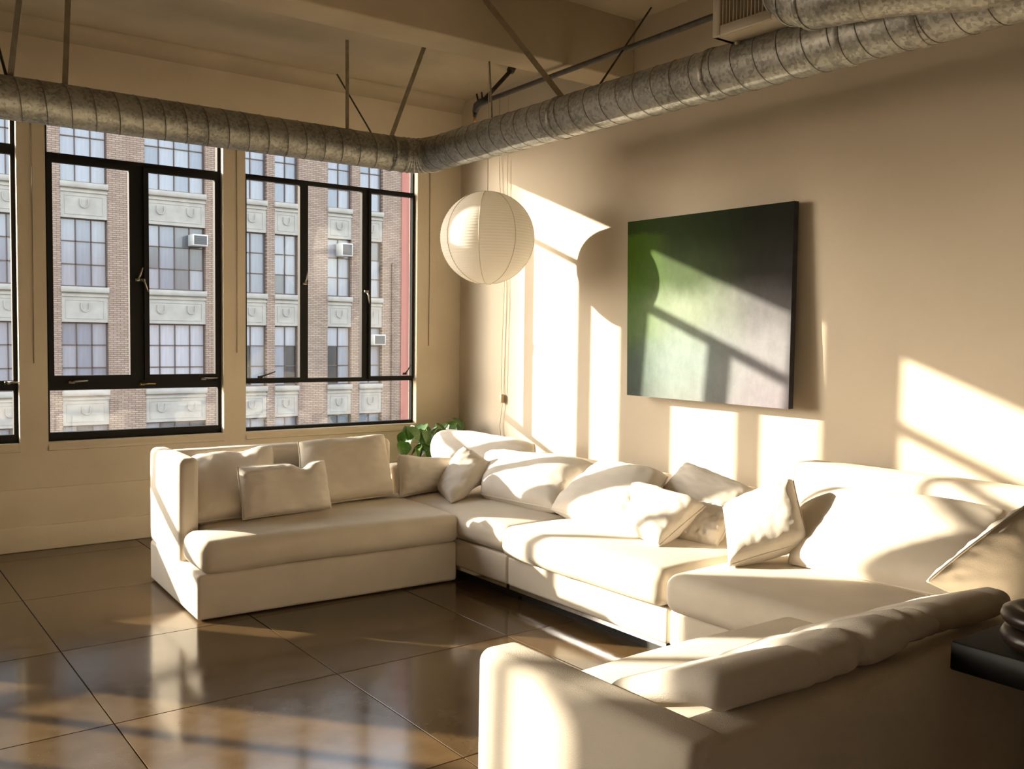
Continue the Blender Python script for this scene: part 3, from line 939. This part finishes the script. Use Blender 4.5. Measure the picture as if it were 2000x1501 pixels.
# ------------------------------------------------------------------ paper lantern
LC = Vector((-0.636, -1.314, 2.155)); LR = 0.337
lan = thing('paper_lantern', 'large round white paper lantern hanging in the corner', 'lamp', LC)
NS, NRIB = 64, 46
verts = []; faces = []
rows_ = NRIB*4
for i in range(rows_+1):
    th = math.radians(8) + (math.pi-math.radians(16))*i/rows_
    rr_ = LR*(1.0 + 0.0035*math.cos(2*math.pi*i/4.0))
    zsc = 0.975
    for k in range(NS):
        a = 2*math.pi*k/NS
        # paper gores sag a little between the seams
        g_ = 1.0 - 0.006*abs(math.sin(a*4))
        verts.append((rr_*g_*math.sin(th)*math.cos(a), rr_*g_*math.sin(th)*math.sin(a), zsc*rr_*math.cos(th)))
for i in range(rows_):
    for k in range(NS):
        k2 = (k+1) % NS
        faces.append((i*NS+k, (i+1)*NS+k, (i+1)*NS+k2, i*NS+k2))
mesh('lamp_shade', verts, faces, M_PAPER, lan, True)
for k in range(8):
    a = 2*math.pi*k/8 + 0.0
    pts = []
    for i in range(33):
        th = math.radians(8) + (math.pi-math.radians(16))*i/32
        pts.append((LR*1.003*math.sin(th)*math.cos(a), LR*1.003*math.sin(th)*math.sin(a), 0.975*LR*1.003*math.cos(th)))
    v, f = tube_geo(pts, 0.0022, 5); mesh('paper_seam', v, f, M_RIBWIRE, lan, True)
for s in (1, -1):
    z = s*0.975*LR*math.cos(math.radians(8)); r0 = LR*math.sin(math.radians(8))
    pts = [(r0*math.cos(2*math.pi*k/24), r0*math.sin(2*math.pi*k/24), z) for k in range(25)]
    v, f = tube_geo(pts, 0.003, 5, False); mesh('wire_ring', v, f, M_CHROME, lan, True)
v, f = tube_geo([(0, 0, 3.46-LC.z), (0, 0, 0.08)], 0.003, 6); mesh('hanging_cord', v, f, M_CORD, lan, True)
v, f = tube_geo([(0, 0, 0.10), (0, 0, 0.03)], [0.022, 0.022], 12); mesh('bulb_socket', v, f, M_DARK, lan, True)
bm = bmesh.new(); bmesh.ops.create_uvsphere(bm, u_segments=16, v_segments=10, radius=0.04)
me = bpy.data.meshes.new('bulb'); bm.to_mesh(me); bm.free(); me.materials.append(simple('bulb_glass', (0.8, 0.78, 0.72), 0.2)); o = bpy.data.objects.new('bulb', me); link(o, lan)
# power cord dropping down the wall with an in-line switch
wc = [at(975, 300, 'x', -0.02), at(976, 360, 'x', -0.02), at(984, 470, 'x', -0.02), at(985, 560, 'x', -0.02), at(981, 660, 'x', -0.02), at(979, 740, 'x', -0.02), at(981, 790, 'x', -0.02), at(976, 830, 'x', -0.02), at(979, 870, 'x', -0.02), at(979, 990, 'x', -0.02)]
wc = [Vector((-0.02, wc[0].y, 3.44))] + wc
v, f = tube_geo([p-LC for p in wc], 0.0028, 6); mesh('power_cord', v, f, M_CORD, lan, True)
wc2 = [p + Vector((0, 0.0, 0)) for p in [at(989, 545, 'x', -0.02), at(989, 600, 'x', -0.02), at(986, 680, 'x', -0.02), at(984, 770, 'x', -0.02)]]
v, f = tube_geo([p-LC for p in [Vector((-0.02, wc2[0].y, 3.40))]+wc2], 0.0025, 6); mesh('power_cord', v, f, M_CORD, lan, True)
sw = at(981, 778, 'x', -0.02)-LC
box('inline_switch', sw+Vector((-0.02, -0.017, -0.035)), sw+Vector((0.012, 0.017, 0.035)), M_PLASTIC, lan, 0.008, 2)

# ------------------------------------------------------------------ painting
pt = thing('abstract_painting', 'large square abstract canvas in greens fading to grey on the right wall', 'painting', (-0.05, -2.86, 1.06))
PO = Vector(pt.location)
ft = [Vector((-0.078, -2.172, 2.237)), Vector((-0.078, -3.513, 2.232)), Vector((-0.127, -3.548, 1.066)), Vector((-0.127, -2.245, 1.072))]
th_ = Vector((0.042, 0, 0.001))
nn = 24
vs1 = []; uvs = []
for j in range(nn+1):
    for i in range(nn+1):
        a, b_ = i/nn, j/nn
        p = (ft[3]*(1-a)+ft[2]*a)*(1-b_) + (ft[0]*(1-a)+ft[1]*a)*b_
        vs1.append(p-PO); uvs.append((a, b_))
fs1 = [(j*(nn+1)+i, (j+1)*(nn+1)+i, (j+1)*(nn+1)+i+1, j*(nn+1)+i+1) for j in range(nn) for i in range(nn)]
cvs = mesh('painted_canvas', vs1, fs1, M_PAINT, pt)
ul = cvs.data.uv_layers.new(name='UVMap')
for lp in cvs.data.loops:
    ul.data[lp.index].uv = uvs[lp.vertex_index]
q = [p-PO for p in ft]; q2 = [p+th_-PO for p in ft]
sideq = q + q2
mesh('canvas_edge', sideq, [(0, 1, 5, 4), (1, 2, 6, 5), (2, 3, 7, 6), (3, 0, 4, 7), (4, 5, 6, 7)], M_CANVAS_EDGE, pt)
mb_ = MB()
for (ya, zt) in ((-2.25, 2.2), (-3.46, 2.2)):
    mb_.box((-0.04, ya-0.02, 2.10), (-0.003, ya+0.02, 2.16))
v_ = [tuple(Vector(p)-PO) for p in mb_.v]
mesh('wall_cleat', v_, mb_.f, M_DARK, pt)

# ------------------------------------------------------------------ sectional sofa
SG = 'sections of the off white sectional sofa'
# left section (back to the windows)
ls = thing('sofa_section', 'left sofa section with single high arm, its back to the windows', 'sofa', (-2.985, -2.172, 0), math.radians(-2.4), SG)
soft('base', (0, 0, 0.006), (1.515, 0.985, 0.238), 0.02, M_FABRIC, ls, n=(10, 6, 2), wob=0.002)
soft('arm', (0.0, 0.335, 0.225), (0.105, 0.985, 0.785), 0.035, M_FABRIC, ls, n=(2, 8, 8), wob=0.003, crown=(0.006, 0, 0.004))
soft('backrest', (0.10, 0.865, 0.225), (1.515, 0.985, 0.768), 0.035, M_FABRIC, ls, n=(12, 2, 6), wob=0.003)
v1, f1 = soft_geo((0.112, -0.03, 0.243), (1.525, 0.862, 0.405), 0.055, crown=(0.0, 0.012, 0.022), wob=0.006, seed=2, n=(14, 8, 3))
v2, f2 = soft_geo((0.012, -0.032, 0.242), (0.50, 0.325, 0.403), 0.055, crown=(0.008, 0.010, 0.016), wob=0.005, seed=2, n=(6, 5, 3))
mbx = MB().add(v1, f1).add(v2, f2)
mbx.build('seat_cushion', M_FABRIC, ls, True)

def wall_module(lab, y0, y1, cy0, cy1, cx0, cz1, back, seed, crown=0.022):
    r = thing('sofa_section', lab, 'sofa', (-0.8, (y0+y1)/2, 0), 0, SG)
    o = Vector(r.location)
    def lo(p): return Vector(p)-o
    soft('base', lo((-1.47, y0, 0.088)), lo((-0.14, y1, 0.25)), 0.015, M_FABRIC, r, n=(8, 8, 2), wob=0.0015, seed=seed)
    soft('seat_cushion', lo((cx0, cy0, 0.255)), lo((-0.34, cy1, cz1)), 0.06, M_FABRIC, r, n=(10, 10, 3), crown=(0.012, 0.006, crown), wob=0.006, seed=seed)
    box('metal_rail', lo((-1.462, y0+0.01, 0.068)), lo((-1.44, y1-0.01, 0.088)), M_CHROME, r)
    box('plinth', lo((-1.38, y0+0.01, 0.0)), lo((-0.2, y1-0.01, 0.088)), M_DARK, r)
    if back:
        soft('backrest', lo((-0.335, back[0], 0.262)), lo((-0.12, back[1], back[2])), 0.05, M_FABRIC, r, n=(3, 10, 6), wob=0.004, crown=(0.01, 0, 0.006), seed=seed)
    return r, o
r1, o1 = wall_module('corner sofa section in the shade beside the left section', -2.725, -1.36, -2.728, -1.365, -1.485, 0.405, (-2.72, -1.37, 0.60), 3)
soft('side_panel', Vector((-1.40, -1.355, 0.02))-o1, Vector((-0.14, -1.225, 0.585))-o1, 0.03, M_FABRIC, r1, n=(8, 2, 5), wob=0.003)
wall_module('middle sofa section under the painting with the jutting seat cushion', -3.937, -2.735, -3.945, -2.735, -1.53, 0.425, (-3.71, -2.74, 0.60), 4)
r3, o3 = wall_module('sofa section below the right end of the painting with the tall back', -5.82, -3.947, -5.25, -3.955, -1.53, 0.425, (-5.82, -3.725, 0.81), 5)
# foreground section
r4 = thing('sofa_section', 'nearest sofa section seen from behind with its arm in the foreground', 'sofa', (-2.4, -5.4, 0), 0, SG)
o4 = Vector(r4.location)
def l4(x, y, z): return Vector((x, y, z))-o4
soft('arm', l4(-3.355, -5.80, 0.006), l4(-3.243, -5.172, 0.782), 0.03, M_FABRIC, r4, n=(2, 8, 10), wob=0.003, crown=(0.006, 0.004, 0.004))
soft('backrest', l4(-3.35, -5.83, 0.006), l4(-1.50, -5.655, 0.782), 0.06, M_FABRIC, r4, n=(16, 3, 10), wob=0.004, seed=3)
soft('base', l4(-3.24, -5.65, 0.02), l4(-2.745, -5.19, 0.25), 0.02, M_FABRIC, r4, n=(4, 4, 2))
soft('base', l4(-2.74, -5.65, 0.088), l4(-1.55, -4.665, 0.25), 0.02, M_FABRIC, r4, n=(8, 6, 2))
soft('seat_cushion', l4(-3.24, -5.65, 0.255), l4(-2.75, -5.18, 0.42), 0.05, M_FABRIC, r4, n=(4, 4, 3), crown=(0, 0, 0.012), seed=6)
soft('seat_cushion', l4(-2.745, -5.645, 0.255), l4(-1.56, -4.635, 0.425), 0.06, M_FABRIC, r4, n=(10, 8, 3), crown=(0.0, 0.01, 0.045), wob=0.006, seed=7)
box('metal_rail', l4(-2.72, -4.70, 0.068), l4(-1.57, -4.675, 0.088), M_CHROME, r4)
box('plinth', l4(-2.66, -5.6, 0.0), l4(-1.58, -4.78, 0.088), M_DARK, r4)

# ------------------------------------------------------------------ cushions
A = at
pillow('back_cushion', 'large back cushion in the left section beside the high arm', [A(372, 893, 'y', -1.40), A(533, 872, 'y', -1.42), A(540, 1003, 'z', 0.425), A(374, 1022, 'z', 0.425)], 0.20, M_FABRIC, 1, concave=0.03, dents=((0.2, 0.3, 0.03),))
pillow('back_cushion', 'large upright back cushion at the right end of the left section', [A(582, 863, 'y', -1.42), A(748, 849, 'y', -1.42), A(768, 966, 'z', 0.43), A(590, 992, 'z', 0.43)], 0.20, M_FABRIC, 2, concave=0.03)
pillow('throw_pillow', 'small rectangular pillow with chopped top, leaning between two back cushions', [A(463, 912, 'y', -1.74), A(633, 899, 'y', -1.72), A(647, 992, 'z', 0.43), A(474, 1014, 'z', 0.43)], 0.15, M_PILLOW, 3, dents=((0.42, 0.18, 0.22),), concave=0.02)
pillow('throw_pillow', 'shaded tan pillow leaning on the corner side panel below the plant', [A(777, 888, 'y', -1.50), A(893, 898, 'y', -1.42), A(888, 954, 'z', 0.42), A(781, 970, 'z', 0.42)], 0.14, M_PILLOW, 4, concave=0.05)
pillow('throw_pillow', 'small half sunlit pillow tipped on its corner in front of the tan pillow', [A(906, 872, 'y', -1.62), A(970, 912, 'y', -1.80), A(882, 981, 'z', 0.425), A(850, 953, 'z', 0.43)], 0.13, M_PILLOW, 5, concave=0.0, puff=0.5)
pillow('back_cushion', 'topmost big cushion leaning in the corner beside the plant', [A(864, 842, 'x', -0.64), A(1044, 868, 'x', -0.36), A(1000, 945, 'x', -0.62), A(846, 896, 'x', -0.80)], 0.20, M_PILLOW, 6, concave=-0.16, puff=0.5)
pillow('back_cushion', 'big sunlit cushion slumped on the corner section', [A(948, 886, 'x', -0.72), A(1160, 906, 'x', -0.52), A(1083, 994, 'z', 0.455), A(940, 965, 'z', 0.45)], 0.20, M_PILLOW, 7, concave=0.0)
pillow('back_cushion', 'big sunlit cushion slumped on the middle section, left of the small tilted pillow', [A(1168, 909, 'x', -0.55), A(1304, 931, 'x', -0.55), A(1238, 1042, 'z', 0.455), A(1076, 994, 'z', 0.455)], 0.20, M_PILLOW, 8, concave=0.0)
pillow('throw_pillow', 'soft white pillow with gathered right edge on the middle section', [A(1236, 944, 'x', -0.78), A(1378, 988, 'x', -0.86), A(1287, 1066, 'z', 0.445), A(1200, 1026, 'z', 0.46)], 0.16, M_PILLOW, 9, concave=0.02, wr=0.011)
pillow('throw_pillow', 'half shaded pillow leaning on the wall behind the others under the painting', [A(1340, 906, 'x', -0.42), A(1480, 961, 'x', -0.42), A(1410, 1030, 'x', -0.62), A(1292, 962, 'x', -0.62)], 0.16, M_PILLOW, 10, concave=0.03)
pillow('throw_pillow', 'small crumpled pillow half hidden left of the zipped square pillow', [A(1352, 985, 'x', -0.78), A(1432, 1000, 'x', -0.70), A(1400, 1066, 'z', 0.44), A(1322, 1052, 'z', 0.44)], 0.13, M_PILLOW, 11, concave=-0.03, wr=0.016)
pillow('throw_pillow', 'square sunlit pillow with zipped edge standing between middle and right sections', [A(1413, 990, 'x', -0.93), A(1549, 938, 'x', -0.75), A(1581, 1058, 'x', -0.93), A(1424, 1104, 'z', 0.445)], 0.17, M_PILLOW, 12, concave=0.03, wr=0.008)
pillow('back_cushion', 'very wide sunlit back cushion of the right section', [A(1570, 958, 'x', -0.50), A(1975, 1003, 'x', -0.50), A(1935, 1185, 'z', 0.46), A(1540, 1098, 'z', 0.455)], 0.20, M_FABRIC, 13, concave=0.0, puff=0.35, wr=0.006)
pillow('throw_pillow', 'large shaded pillow at the right picture edge behind the long cushion', [A(2002, 988, 'y', -5.40), A(2110, 1075, 'y', -5.36), A(2025, 1220, 'y', -5.36), A(1812, 1134, 'y', -5.40)], 0.10, M_PILLOW, 14, concave=-0.04, wr=0.014)
def folds(seed):
    rnd = random.Random(seed)
    cr = [(rnd.uniform(-3.2, -2.1), rnd.uniform(-0.5, 0.5), rnd.uniform(0.014, 0.03), rnd.uniform(0.006, 0.014)) for _ in range(16)]
    def fn(p):
        d = 0.0
        for (x0, sl, w, a) in cr:
            d += a*math.exp(-((p.x-x0-sl*(p.y+5.65)-sl*0.8*(p.z-0.82))/w)**2)
        q = Vector((p.x, p.y, p.z-0.40*max(0.0, p.y+5.69)))
        top = max(0.0, min(1.0, (p.z-0.80)/0.05))
        q.z -= d*top
        q.y += d*0.9*(1.0 if p.y < -5.6 else -0.3)
        return q
    return fn
def boxcush(lab, lo, hi, seed, fn=None, cr=0.008):
    base = thing('long_cushion', lab, 'cushion', ((lo[0]+hi[0])/2, (lo[1]+hi[1])/2, lo[2]), 0, 'long cushions along the nearest back')
    o = Vector(base.location)
    v, f = soft_geo(lo, hi, 0.032, crown=(0.01, 0.006, cr), wob=0.013, seed=seed, n=(90, 14, 10), fn=fn)
    mesh('cover', [p-o for p in v], f, M_PILLOW, base, True)
    return base
boxcush('long box cushion resting along the top of the nearest sofa back', (-3.235, -5.755, 0.79), (-2.50, -5.44, 0.856), 5, folds(3))
boxcush('shorter cushion on the nearest sofa back, next to the black table', (-2.52, -5.745, 0.79), (-2.16, -5.49, 0.848), 8, folds(9))

# ------------------------------------------------------------------ black table with bowl
tb = thing('console_table', 'black lacquered console table behind the nearest sofa back at the right edge', 'table', (-1.9, -6.15, 0))
TO = Vector(tb.location)
box('table_top', Vector((-2.648, -6.50, 0.787))-TO, Vector((-1.15, -5.845, 0.846))-TO, M_TABLE, tb, 0.003, 1)
for (x, y) in ((-1.25, -5.92), (-1.25, -6.42), (-2.2, -6.42), (-2.2, -5.92)):
    box('leg', Vector((x-0.03, y-0.03, 0))-TO, Vector((x+0.03, y+0.03, 0.787))-TO, M_TABLE, tb)
bw = thing('carved_bowl', 'dark carved wooden bowl standing on the black table', 'bowl', (-2.545, -6.005, 0.847))
def lathe(name, prof, mt, par, n=40):
    v = []; f = []
    for (r, z) in prof:
        for k in range(n):
            a = 2*math.pi*k/n
            v.append((r*math.cos(a), r*math.sin(a), z))
    for i in range(len(prof)-1):
        for k in range(n):
            k2 = (k+1) % n
            f.append((i*n+k, i*n+k2, (i+1)*n+k2, (i+1)*n+k))
    f.append(tuple(range(n-1, -1, -1)))
    f.append(tuple((len(prof)-1)*n+k for k in range(n)))
    return mesh(name, v, f, mt, par, True)
lathe('base', [(0.06, 0.0), (0.088, 0.005), (0.099, 0.016), (0.102, 0.028), (0.095, 0.041), (0.08, 0.047)], M_BOWL, bw)
lathe('bowl', [(0.078, 0.046), (0.094, 0.052), (0.102, 0.064), (0.098, 0.077), (0.084, 0.084), (0.07, 0.083), (0.04, 0.068), (0.014, 0.062)], M_BOWL, bw)

# ------------------------------------------------------------------ pothos plant
pl = thing('potted_pothos', 'green leafy pothos plant in the corner behind the sofa', 'plant', (-0.48, -0.42, 0))
lathe('pot', [(0.10, 0.0), (0.13, 0.02), (0.16, 0.30), (0.17, 0.44), (0.165, 0.455), (0.15, 0.45), (0.14, 0.42)], M_POT, pl)
lathe('soil', [(0.14, 0.41), (0.139, 0.425), (0.02, 0.43)], M_SOIL, pl, 20)
random.seed(4)
leafv = []; leaff = []
LN = 8
prof = [0.0, 0.62, 0.92, 1.0, 0.93, 0.78, 0.56, 0.28, 0.0]
for i in range(LN+1):
    t = i/LN
    w = 0.40*prof[i]
    sag = -0.18*t*t
    back = -0.10*(1-t)**3 if i else 0
    for s in (-1, 0, 1):
        leafv.append((t - (0.12 if (i == 1 and s) else 0), s*w, sag + abs(s)*w*0.35))
for i in range(LN):
    for s in range(2):
        leaff.append((i*3+s, (i+1)*3+s, (i+1)*3+s+1, i*3+s+1))
lme = bpy.data.meshes.new('leaf'); lme.from_pydata(leafv, [], leaff); lme.update(); lme.materials.append(M_LEAF)
lme.polygons.foreach_set('use_smooth', [True]*len(lme.polygons))
plo = Vector(pl.location)
spots = [(790, 852, -0.40), (806, 838, -0.45), (826, 836, -0.38), (815, 856, -0.5), (838, 850, -0.42), (832, 866, -0.50), (822, 876, -0.46), (845, 872, -0.40), (800, 862, -0.36), (848, 835, -0.34), (860, 845, -0.40), (880, 824, -0.36), (886, 832, -0.30), (925, 824, -0.26), (868, 858, -0.5), (812, 846, -0.52), (842, 882, -0.52), (855, 862, -0.36), (915, 830, -0.22), (829, 848, -0.55), (872, 835, -0.32), (852, 890, -0.45), (896, 845, -0.30)]
for i in range(18):
    spots.append((random.uniform(782, 862), random.uniform(836, 890), random.uniform(-0.6, -0.3)))
for i, (px, py, y) in enumerate(spots):
    p = A(px+3, py-7, 'y', y)-plo
    p.x = min(p.x, -0.17-plo.x)
    rootp = Vector((random.uniform(-0.08, 0.08), random.uniform(-0.08, 0.08), 0.43))
    mid = (p+rootp)/2 + Vector((0, 0, 0.08))
    v, f = tube_geo([rootp, mid, p], [0.004, 0.003, 0.002], 5); mesh('stem', v, f, M_STEM, pl, True)
    o = bpy.data.objects.new('leaf', lme); link(o, pl)
    o.location = p
    sc = random.uniform(0.115, 0.15)
    o.scale = (sc, sc, sc)
    tocam = math.atan2(-(CAM.y-plo.y), -(CAM.x-plo.x))
    o.rotation_euler = (random.uniform(-0.5, 0.5), random.uniform(0.3, 1.1), tocam + math.pi + random.uniform(-1.3, 1.3))
